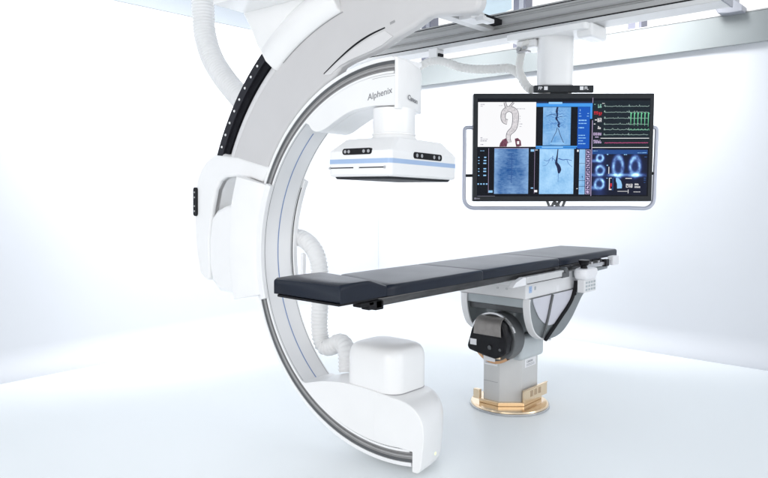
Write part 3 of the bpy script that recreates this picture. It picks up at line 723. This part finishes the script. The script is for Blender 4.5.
for k in range(16):
    sd = random.choice((-1, 1)); y0_ = random.uniform(110, 126); x = 555.5; yv = y0_; pts = [(x, yv)]
    for q in range(5): x += sd * random.uniform(1, 2.6); yv += random.uniform(-1.6, 1.8); pts.append((x, min(140, max(109, yv))))
    br.append(vessel(pts, [.4, .3, .22]))
lines('vessel', E_('screen_vein', (66, 122, 190)), br, Y2, tB)
lines('scan_line', em['pale'], [([(544, 132.6), (554, 132.6)], .5), ([(558, 118.2), (564, 118.2)], .5), ([(549, 143.6), (563, 143.6)], 1.0)], Y3, tB)
tU = tile('tool_column', 576, 107.8, 588, 149, em['blue'])
rects('tile_header', em['sky'], [(588.2, 104.2, 590.3, 119.5)], Y2)
rects('tool_text', em['pale'], [(578, 110, 578.6, 112), (577, 114, 579, 114.6), (585.4, 114, 587, 114.6), (577, 116.6, 579.6, 117.2), (585, 116.6, 587, 117.2)] + [q for yy in (121, 124, 128.3, 135.8, 138.4, 141.2, 144) for q in words(577, yy, 3, 1.1 if yy in (121, 128.3) else .8, 3.2, .4)], Y2, tU)
rects('tile_footer', em['sky'], [(535, 146.2, 576, 147.6)], Y1)
rects('tile_footer', em['pale'], [(541, 146.8, 562, 147.9)], Y2)
# vital-sign traces
tC = tile('trace_tile', 590.8, 101.5, 647.4, 148.4, screen_mat('trace_background', lambda px, py, nz: (nz(20) * .004 + .002, nz(20) * .016 + .002, nz(20) * .018 + .006)))
rows = [107.2, 113.0, 119.0, 124.9, 130.2, 135.2]
pol = []
for i, yy in enumerate(rows):
    pts = []; x = 602.0
    while x < 646:
        pts.append((x, yy + random.uniform(-.25, .25)))
        if random.random() < .12: pts.append((x + .3, yy - random.uniform(.6, 1.6)))
        x += .8
    pol.append((pts, .32))
    pol.append(([(602, yy), (602.6, yy - 1.6), (603.2, yy + .5)], .4)); pol.append(([(626, yy), (626.6, yy - 1.8), (627.2, yy + .4)], .4))
lines('trace', E_('screen_trace', (176, 204, 196)), pol, Y2, tC)
pol = []
for k in range(6):
    x = 628.5 + k * 3.45
    pol.append(([(x - .9, 113.4), (x - .2, 113.2), (x, 126.5 + random.uniform(-1, 1)), (x + .35, 113.6), (x + 1.2, 114.5)], .55))
    pol.append(([(x - 1, 131), (x + .6, 129.2), (x + 1.2, 131)], .4)); pol.append(([(x - .2, 119), (x, 122)], .5))
lines('trace', em['green'], pol, Y3, tC)
lines('trace', em['white'], [([(599, 138.7), (647, 138.7)], .55), ([(591, 147.8), (647, 147.8)], .5)], Y3, tC)
lines('trace', em['pink'], [([(603 + .6 * k, 143.2 + .35 * math.sin(k * 1.9) + random.uniform(-.2, .2)) for k in range(73)], .6)], Y2, tC)
rects('reading', em['white'], words(600, 104.4, 2, .6, 2.0) + [(593, 120.2, 595, 121), (592, 124.3, 593.6, 125)] + glyphs(595.6, 118.8, 2, 1.7, 3.8, .5) + glyphs(596, 126.8, 2, 1.2, 2.8, .4), Y3, tC)
rects('reading', em['teal'], [(592, 105, 593.2, 105.6)] + glyphs(595.8, 105.2, 2, 1.5, 3.6, .55), Y3, tC)
rects('reading', em['red'], glyphs(592, 112.2, 2, 1.7, 3.0, .6) + glyphs(596.6, 113, 2, 1.3, 3.2, .6), Y3, tC)
rects('reading', em['violet'], glyphs(591.8, 133.2, 4, 1.6, 2.6, .5) + [(593.5, 137.1, 597, 137.9)] + glyphs(592, 140.4, 4, 1.6, 3.2, .55), Y3, tC)
# spine radiograph and its black text column
def spine(px, py, nz):
    n = (nz(7, 6) - .5) * 2.0 + (nz(42, 5, (1, 1, 2.2)) - .5) * .9
    colm_ = (px - 510.5).gauss(4.0); seg = X.op('SINE', py * 1.25) * colm_ * .06
    edge = (px - 494.5).gauss(4.0) + (px - 527.5).gauss(5.0)
    v = n * .62 + edge * .26 - colm_ * .07 + seg
    return X.op('MAXIMUM', v * .36 + .085, .0), X.op('MAXIMUM', v * .52 + .20, 0.0), X.op('MAXIMUM', v * .62 + .44, 0.0)
tD = tile('scan_tile', 494, 148.8, 528, 193.8, screen_mat('spine_radiograph', spine))
lines('scan_line', E_('screen_bone', (40, 84, 150)), [([(507 + random.uniform(-1, 1), 154 + k * 2.1), (513 + random.uniform(-1, 2), 153.6 + k * 2.1 + random.uniform(-.6, .6))], .5) for k in range(13)] + [([(511 + random.uniform(-.4, .4), 154 + k * 2.1), (511.4, 155.6 + k * 2.1)], .7) for k in range(14)], Y2, tD)
lines('scan_line', em['violet'], [([(488.3, 148.5), (488.3, 193)], .22), ([(494, 148.6), (528, 148.6)], .3), ([(534, 148.8), (534, 193.5)], .2)], Y2)
rects('annotation', em['pale'], words(480, 151, 3, .5, 1.4) + [q for yy in (157.5, 160.6, 163.4, 168.8, 171.4, 175.4) for q in ((478, yy - .4, 479.2, yy + .4), (484 - random.random(), yy - .6, 486, yy + .6))] + [(477.5 + 2.8 * k, 183.3, 479 + 2.8 * k, 184.6) for k in range(4)] + [(488.5, 190.4, 492.6, 192.6), (530, 149.5, 533.4, 151.8), (530.6, 187.5, 533, 188.6)], Y2)
lines('scan_line', em['grey'], [([(477.5, 196.0), (495, 196.0)], .25)], Y2)
# lower angiogram and thumbnail strip
tE = tile('scan_tile', 538.9, 149.2, 573, 194, angio((.33, .60, .90)))
vE = [vessel([(557, 149.4), (556.6, 154), (556, 159), (555.6, 163), (557.4, 166), (558.6, 169.5), (558.2, 173.5)], [.9, 1.1, 1.8, 2.6, 3.6, 4.0, .9]), vessel([(557.5, 158.5), (562, 160), (566, 159.6), (571, 160.8)], [.9, .8, .6, .5]), vessel([(555.5, 162), (551, 158), (547, 161), (543, 160)], [.6, .4, .4, .4]),
      vessel([(566, 160), (568, 164), (571.5, 167)], [.5, .4, .3]), vessel([(557.8, 173), (557.6, 182)], [.4, .3]), vessel([(549, 160), (546, 165), (542, 166)], [.4, .3, .3]), vessel([(552, 156), (551.6, 161)], [.6, .5])]
lines('vessel', em['ink'], vE[:1], Y2, tE); lines('vessel', em['mid'], vE[1:], Y2, tE)
rects('tile_header', em['sky'], [(535, 147.9, 575, 149)], Y1)
tS = tile('thumbnail_strip', 578.4, 149.6, 584.2, 194.4, angio((.26, .50, .80)))
lines('scan_line', em['ink'], [([(578.4, 163.6), (584.2, 163.6)], .4), ([(578.4, 180.6), (584.2, 180.6)], .4), ([(578.4, 186.4), (584.2, 186.4)], .4), ([(581.6, 176.2), (581.8, 177.6)], .7)], Y2, tS)
rects('thumbnail_ground', em['violet'], [(584.8, 150, 589.4, 194.2)], Y1)
b_ = []
for k in range(10): b_ += [(585.2, 150.4 + k * 4.4, 589, 154.2 + k * 4.4)]
rects('thumbnail', em['ink'], b_, Y2)
b_ = []
for k in range(10):
    cx, cy = 587.1, 152.3 + k * 4.4
    b_.append(ell(cx, cy, random.uniform(.7, 1.5), random.uniform(.8, 1.5), 10, random.random()))
blob('thumbnail', em['violet'], b_, Y3)
rects('annotation', em['white'], [(576, 150, 577.6, 152), (534, 190, 537, 192.2), (576, 188.4, 577.4, 189), (534.4, 150, 537, 150.5)], Y2)
# ultrasound tile
def echo(px, py, nz):
    n = nz(28, 4) ; tot = None
    def ringf(cx, cy, rx, ry, w, amp):
        dx = (px - cx) / rx; dy = (py - cy) / ry
        return ((dx * dx + dy * dy).sqrt() - 1.0).gauss(w) * amp
    parts = [ringf(598.9, 158.2, 3.0, 3.3, .38, .8), ringf(599.3, 170.7, 3.9, 4.3, .32, .85), ringf(598.9, 184, 4.2, 4.6, .30, .9),
             ringf(617, 167, 4.6, 9.2, .30, .75), ringf(633.9, 166.5, 4.7, 8.6, .30, .85)]
    for q in parts: tot = q if tot is None else tot + q
    base = ((py - 175.2) / 1.5).gauss(1.0) * (((px - 617) / 8.0).gauss(1.0) + ((px - 634) / 7.0).gauss(1.0)) * 1.0
    base2 = (((py - 161) / 1.4).gauss(1.0) + ((py - 175) / 1.4).gauss(1.0) + ((py - 188) / 1.8).gauss(1.0)) * ((px - 594) / 4.0).gauss(1.0) * .6
    fill = (((px - 599) / 5.5).gauss(1.0) + ((px - 616) / 6).gauss(1.0) * ((py - 167) / 9.0).gauss(1.0) + ((px - 634) / 7.0).gauss(1.0) * ((py - 168) / 9.0).gauss(1.0)) * .10
    v = (tot * 1.25 + base * 1.3 + base2) * (n * 2.3 - .40) + fill
    return X.op('MAXIMUM', v * v * .22 + v * .10 + .001, 0.0), X.op('MAXIMUM', v * v * .42 + v * .20 + .002, 0.0), X.op('MAXIMUM', v * .95 + .016, 0.0)
tF = tile('scan_tile', 590.8, 149, 646, 195, screen_mat('echo_image', echo))
rects('tile_header', E_('screen_header', (22, 72, 140)), [(591, 150.2, 646, 154.4)], Y2, tF)
rects('annotation', em['pale'], words(592, 151.2, 3, .5, 3) + words(636, 153.2, 3, .4, 2) + words(622.5, 154.9, 2, .8, 1.8) + [(605.6, 154.2, 607, 155.2), (605.6, 165, 607, 166), (605.6, 178, 607, 178.6), (641, 152.8, 645, 153.3)], Y3, tF)
rects('graph', em['white'], [(608.4, 178, 609, 190), (608.4, 178, 611, 178.5), (608.4, 189, 611, 190), (607.6, 167, 608.2, 174), (624.6, 178.2, 631, 178.8),  (627.4, 189.6, 627.9, 193.4), (617, 191.2, 627, 191.6)] + glyphs(625.4, 184, 3, 1.8, 3.6, .5) + glyphs(634, 183.6, 3, 1.0, 1.8, .35) + glyphs(634, 186.4, 4, 1.0, 1.6, .35) + words(633, 192, 5, .5, 1.6, .3), Y3, tF)
rects('graph', em['red'], [(609.4, 183.4, 611.2, 186.6), (609, 187, 610, 188.6)], Y4, tF)
blob('graph', em['pale'], [[(615.2, 178), (617.8, 178.4), (620.2, 181), (621.4, 185), (621.2, 188.4), (616.6, 188.6), (616.4, 184), (615.2, 181)]], Y3, tF)
rects('graph', em['mid'], [(612, 178.2, 612.5, 190.4), (643, 157, 645.4, 157.5), (643.6, 176, 645.6, 176.4), (643, 178, 645, 178.6), (643, 180, 645, 180.5), (643, 182.4, 644.6, 182.8)], Y2, tF)
lines('tile_border', em['violet'], [([(590.5, 121), (590.5, 196)], .5), ([(590.5, 98.8), (590.5, 104)], .4)], Y4)
def merge_marks(tile_o):
    bm = bmesh.new(); bm.from_mesh(tile_o.data)
    for ch in list(tile_o.children):
        if ch.name.split('.')[0] == 'scan_tile' or ch.name.split('.')[0] in ('trace_tile', 'tool_column', 'thumbnail_strip'): continue
        mi = len(tile_o.data.materials)
        for mm in ch.data.materials: tile_o.data.materials.append(mm)
        n0 = len(bm.faces); bm.from_mesh(ch.data); bm.faces.ensure_lookup_table()
        for f in bm.faces[n0:]: f.material_index += mi
        bpy.data.objects.remove(ch)
    bm.to_mesh(tile_o.data); bm.free()
for t_ in (tA, tB, tU, tC, tD, tE, tS, tF): merge_marks(t_)
merge_marks(scr)
# maker's mark on the bezel
rects('bezel_mark', em['grey'], [(474.6, 197.6, 476, 199.2), (476.6, 198, 477.4, 199), (477.8, 198, 478.6, 199), (479, 198, 479.8, 199)], -.0128, bz)
# tubular bumper frame and its stays
loop = [(SX(473.2), .02, SZ(127.5)), (SX(468), .02, SZ(127.5)), (SX(465.2), .02, SZ(130)), (SX(464.6), .02, SZ(145)), (SX(464.6), .02, SZ(202))]
lp = [(SX(x), SZ(y)) for x, y in [(473.4, 127.6), (467, 127.6)]] + [(SX(467) + (SX(464.6) - SX(467)) * math.sin(rad(a)), SZ(130.4) + (SZ(127.6) - SZ(130.4)) * math.cos(rad(a))) for a in (30, 60, 90)]
lp += [(SX(464.7), SZ(y)) for y in (145, 170, 196)]
lp += [(SX(474.7) - 10 / 132.9 * math.cos(rad(a)), SZ(198.2) - 10 / 133.6 * math.sin(rad(a))) for a in range(0, 91, 15)]
lp += [(SX(x), SZ(208.2)) for x in (500, 540, 590, 630)]
lp += [(SX(645.4) + 10 / 132.9 * math.sin(rad(a)), SZ(198.8) - 10 / 133.6 * math.cos(rad(a))) for a in range(0, 91, 15)]
lp += [(SX(x), SZ(y)) for x, y in [(655.6, 175), (656.1, 150), (656.3, 131)]]
lp += [(SX(653.8) + 2.4 / 132.9 * math.cos(rad(a)), SZ(130.4) + 2.8 / 133.6 * math.sin(rad(a))) for a in (30, 60, 90)] + [(SX(650.6), SZ(127.6))]
pth = resample([Vector((x, .02, z)) for x, z in lp], .012)
bump_ = B().sweep(pth, lambda i: .0145, 14).build('bumper_frame', 'bumper', MON, sharp=50)
for px_, py_ in ((465.5, 175.5), (650, 173.5)):
    x0 = SX(px_); x1 = SX(px_ + 7.5 if px_ < 500 else px_ + 6)
    B().cyl((x0, .02, SZ(py_)), (1, 0, 0), .011, x1 - x0, 14).build('bumper_stay', 'gap', bump_)
b = B()
for a, c2 in (((548.5, 201), (551, 207)), ((556.5, 201), (553, 207)), ((556, 202), (561, 207)), ((561.8, 201), (557.5, 207)), ((566.5, 201), (564, 207)), ((553.5, 204), (561, 204))):
    d = Vector((SX(c2[0]) - SX(a[0]), 0, SZ(c2[1]) - SZ(a[1])))
    b.cyl((SX(a[0]), .03, SZ(a[1])), d, .010, d.length, 8)
b.build_each('bumper_stay', 'dark_cast', bump_)
# dark label bar on its neck above the bezel
lb = B().box((SX(533), .0, SZ(93.6 - .4)), (SX(592), .04, SZ(86.2))).build('label_bar', 'bezel', MON, bevel=.004, seg=1)
B().box((SX(549.5), .01, SZ(95)), (SX(567), .04, SZ(93))).build('bar_neck', 'bezel', lb, smooth=False)
for body, cx in (('FP', 538.9), ('FL', 584.6)):
    text_mesh(body, .031, 'lettering', 'label', lb, frame_mat((SX(cx), -.001, SZ(89.3)), (1, 0, 0), (0, 0, 1)), offset=.0008)
for cx in (544.5, 579.9): B().rect(SX(cx - 1.8), SZ(91), SX(cx + 1.8), SZ(87.4), -.0012).build('square_mark', 'label', lb, smooth=False)

# ceiling column
COLM = thing('monitor_column', (.66, .04, 2.28), 'thick white column on a rail trolley holding the monitor up', 'column', rotz=-(PI / 2 - .7307))
def oval(a, b2, z, cx=0, n=40): return [(cx + a * math.copysign(abs(math.cos(t)) ** .75, math.cos(t)), b2 * math.copysign(abs(math.sin(t)) ** .75, math.sin(t)), z) for t in [2 * PI * k / n for k in range(n)]]
B().loft([oval(.132, .10, .015), oval(.132, .10, .36), oval(.131, .099, .372), oval(.122, .09, .378)]).build('column_tube', 'white', COLM, sharp=30)
B().loft([oval(.124, .094, -.07), oval(.124, .094, .02)]).build('column_foot', 'frame', COLM, sharp=30)
TR = thing('rail_trolley', (.70, .04, 2.55), 'white trolley block under the grey rail carrying the monitor column', 'trolley')
b = B(); b.prism(rrect(-.20, -.32, .13, .34, .03), 'z', .098, .146); b.build('trolley_plate', 'white', TR, bevel=.008, seg=3)
b = B(); b.box((-.15, -.345, .05), (.10, -.22, .149)); b.build('trolley_block', 'white', TR, bevel=.02, seg=3)
B().box((-.16, .10, .04), (.10, .27, .097)).build('trolley_block', 'white', TR, bevel=.015, seg=3)
b = B(); b.cyl((-.165, .235, .03), (-1, 0, 0), .018, .02, 16); b.cyl((-.165, .185, .035), (-1, 0, 0), .014, .02, 16); b.box((-.185, .15, .0), (-.14, .25, .012)); b.build_each('cable_clamp', 'steel', TR, smooth=False)
B().box((-.12, -.30, .147), (-.06, -.24, .152)).build('stop', 'gap', TR, smooth=False)

# white cables along the rail
CB = thing('cable_loom', (.60, 1.2, 2.40), 'white spiral-wrapped cable sagging below the rail to the monitor column', 'cable')
def cab(pts, r, name, amp=0, pitch=.03):
    p = [Vector(q) - CB.location for q in spline(pts, 12)]; p = resample(p, pitch / 4)
    return B().sweep(p, lambda i: r * (1 + amp * (0, .8, 1, .8)[i % 4]), 16).build(name, 'cable', CB, sharp=70)
cab([(.6, 1.50, 2.50), (.6, 1.35, 2.565), (.6, 1.25, 2.60), (.6, 1.15, 2.613), (.6, 1.07, 2.60), (.6, .979, 2.568), (.6, .856, 2.52), (.6, .677, 2.485), (.6, .506, 2.47), (.6, .42, 2.465), (.6, .36, 2.44), (.6, .30, 2.39), (.59, .262, 2.335), (.58, .22, 2.29), (.57, .18, 2.27)], .030, 'spiral_cable', .16, .034)
cab([(.56, .20, 2.625), (.56, .235, 2.615), (.57, .268, 2.57), (.58, .295, 2.51), (.58, .298, 2.43), (.58, .272, 2.37), (.58, .24, 2.315), (.58, .21, 2.28)], .028, 'loop_cable', .04, .03)
HG = thing('cable_hanger', (.62, 1.15, 2.63), 'small white hanger clipped under the rail holding up the cable', 'hanger')
B().box((-.04, -.045, 0), (.06, .045, .085)).build('hanger_plate', 'white', HG, bevel=.006, seg=2)
B().box((-.02, -.012, -.03), (.03, .012, .0)).build('hanger_hook', 'frame', HG, bevel=.003, seg=1)
B().box((-.03, -.062, .012), (.04, -.046, .04)).build('roller', 'gap', HG, bevel=.006, seg=2)

# short cross rail behind the arch
CR = thing('cross_rail', (-.4, .62, 2.78), 'short pale cross rail tucked under the white arch, above the long rail', 'rail')
B().box((.0, -.06, 0), (1.05, .03, .05)).build('rail_beam', 'rail_light', CR, bevel=.004, seg=1)
B().box((.0, -.14, .03), (1.05, -.061, .07)).build('rail_slot', 'gap', CR, smooth=False)
rb = B().box((.50, -.20, -.02), (.70, -.085, .035)).build('roller_block', 'frame', CR, bevel=.008, seg=2)
for y in (-.19, -.145, -.11): B().box((.495, y, .0355), (.69, y + .025, .055)).build('roller', 'rail_light', rb, bevel=.006, seg=2)
B().box((.55, -.27, -.035), (.70, -.202, -.005)).build('roller_block', 'frame', CR, bevel=.006, seg=2)

# ------------------------------------------------------------------ light and camera
w = bpy.data.worlds.new('World'); scn.world = w; w.use_nodes = True
bg = w.node_tree.nodes['Background']; bg.inputs[0].default_value = (.975, .985, 1.0, 1); bg.inputs[1].default_value = .78

def area(name, loc, target, size, size_y, power, col=(1, 1, 1), spread=180):
    l = bpy.data.lights.new(name, 'AREA'); l.shape = 'RECTANGLE'; l.size = size; l.size_y = size_y; l.energy = power; l.color = col
    l.spread = rad(spread)
    o = bpy.data.objects.new(name, l); COL.objects.link(o); o.location = loc
    o.rotation_euler = (Vector(target) - Vector(loc)).to_track_quat('-Z', 'Y').to_euler(); return o
area('softbox', (-7.5, -.6, 2.3), (-.8, .2, 1.2), 4, 3, 25, (1, .99, .98), spread=120)
area('added_fill', (1.5, -7.5, 2.2), (-1, 0, 1.1), 4, 3, 55)  # unseen lamp added to lift the faces turned right
area('added_wall_light', (.9, .9, 3.75), (2.4, 1.3, 2.0), 3.2, .7, 44, spread=86)  # unseen lamp added to push the side wall to white
area('added_wall_light', (-.2, 1.9, 3.9), (-.1, 3.44, 2.2), 3.2, .7, 44, spread=86)  # same kind of added lamp, brightening the back wall

cam = bpy.data.cameras.new('camera'); co = bpy.data.objects.new('camera', cam); COL.objects.link(co)
r_ = Vector((.66731878, -.74477144, -.00107225)); u_ = Vector((.05564969, .04842661, .99727528)); f_ = Vector((.74269022, .66556019, -.07376228))
mw = Matrix((r_, u_, -f_)).transposed().to_4x4(); mw.translation = (-4.0814, -2.468, 1.5167)
co.matrix_world = mw
cam.sensor_width = 36; cam.lens = 676.36 / 768 * 36; cam.clip_start = .05; cam.clip_end = 200
scn.camera = co
scn.view_settings.view_transform = 'Standard'; scn.view_settings.look = 'None'
scn.view_settings.exposure = .83; scn.view_settings.gamma = 1
scn.render.engine = 'CYCLES'; scn.cycles.use_denoising = True
scn.cycles.max_bounces = 8; scn.cycles.diffuse_bounces = 5
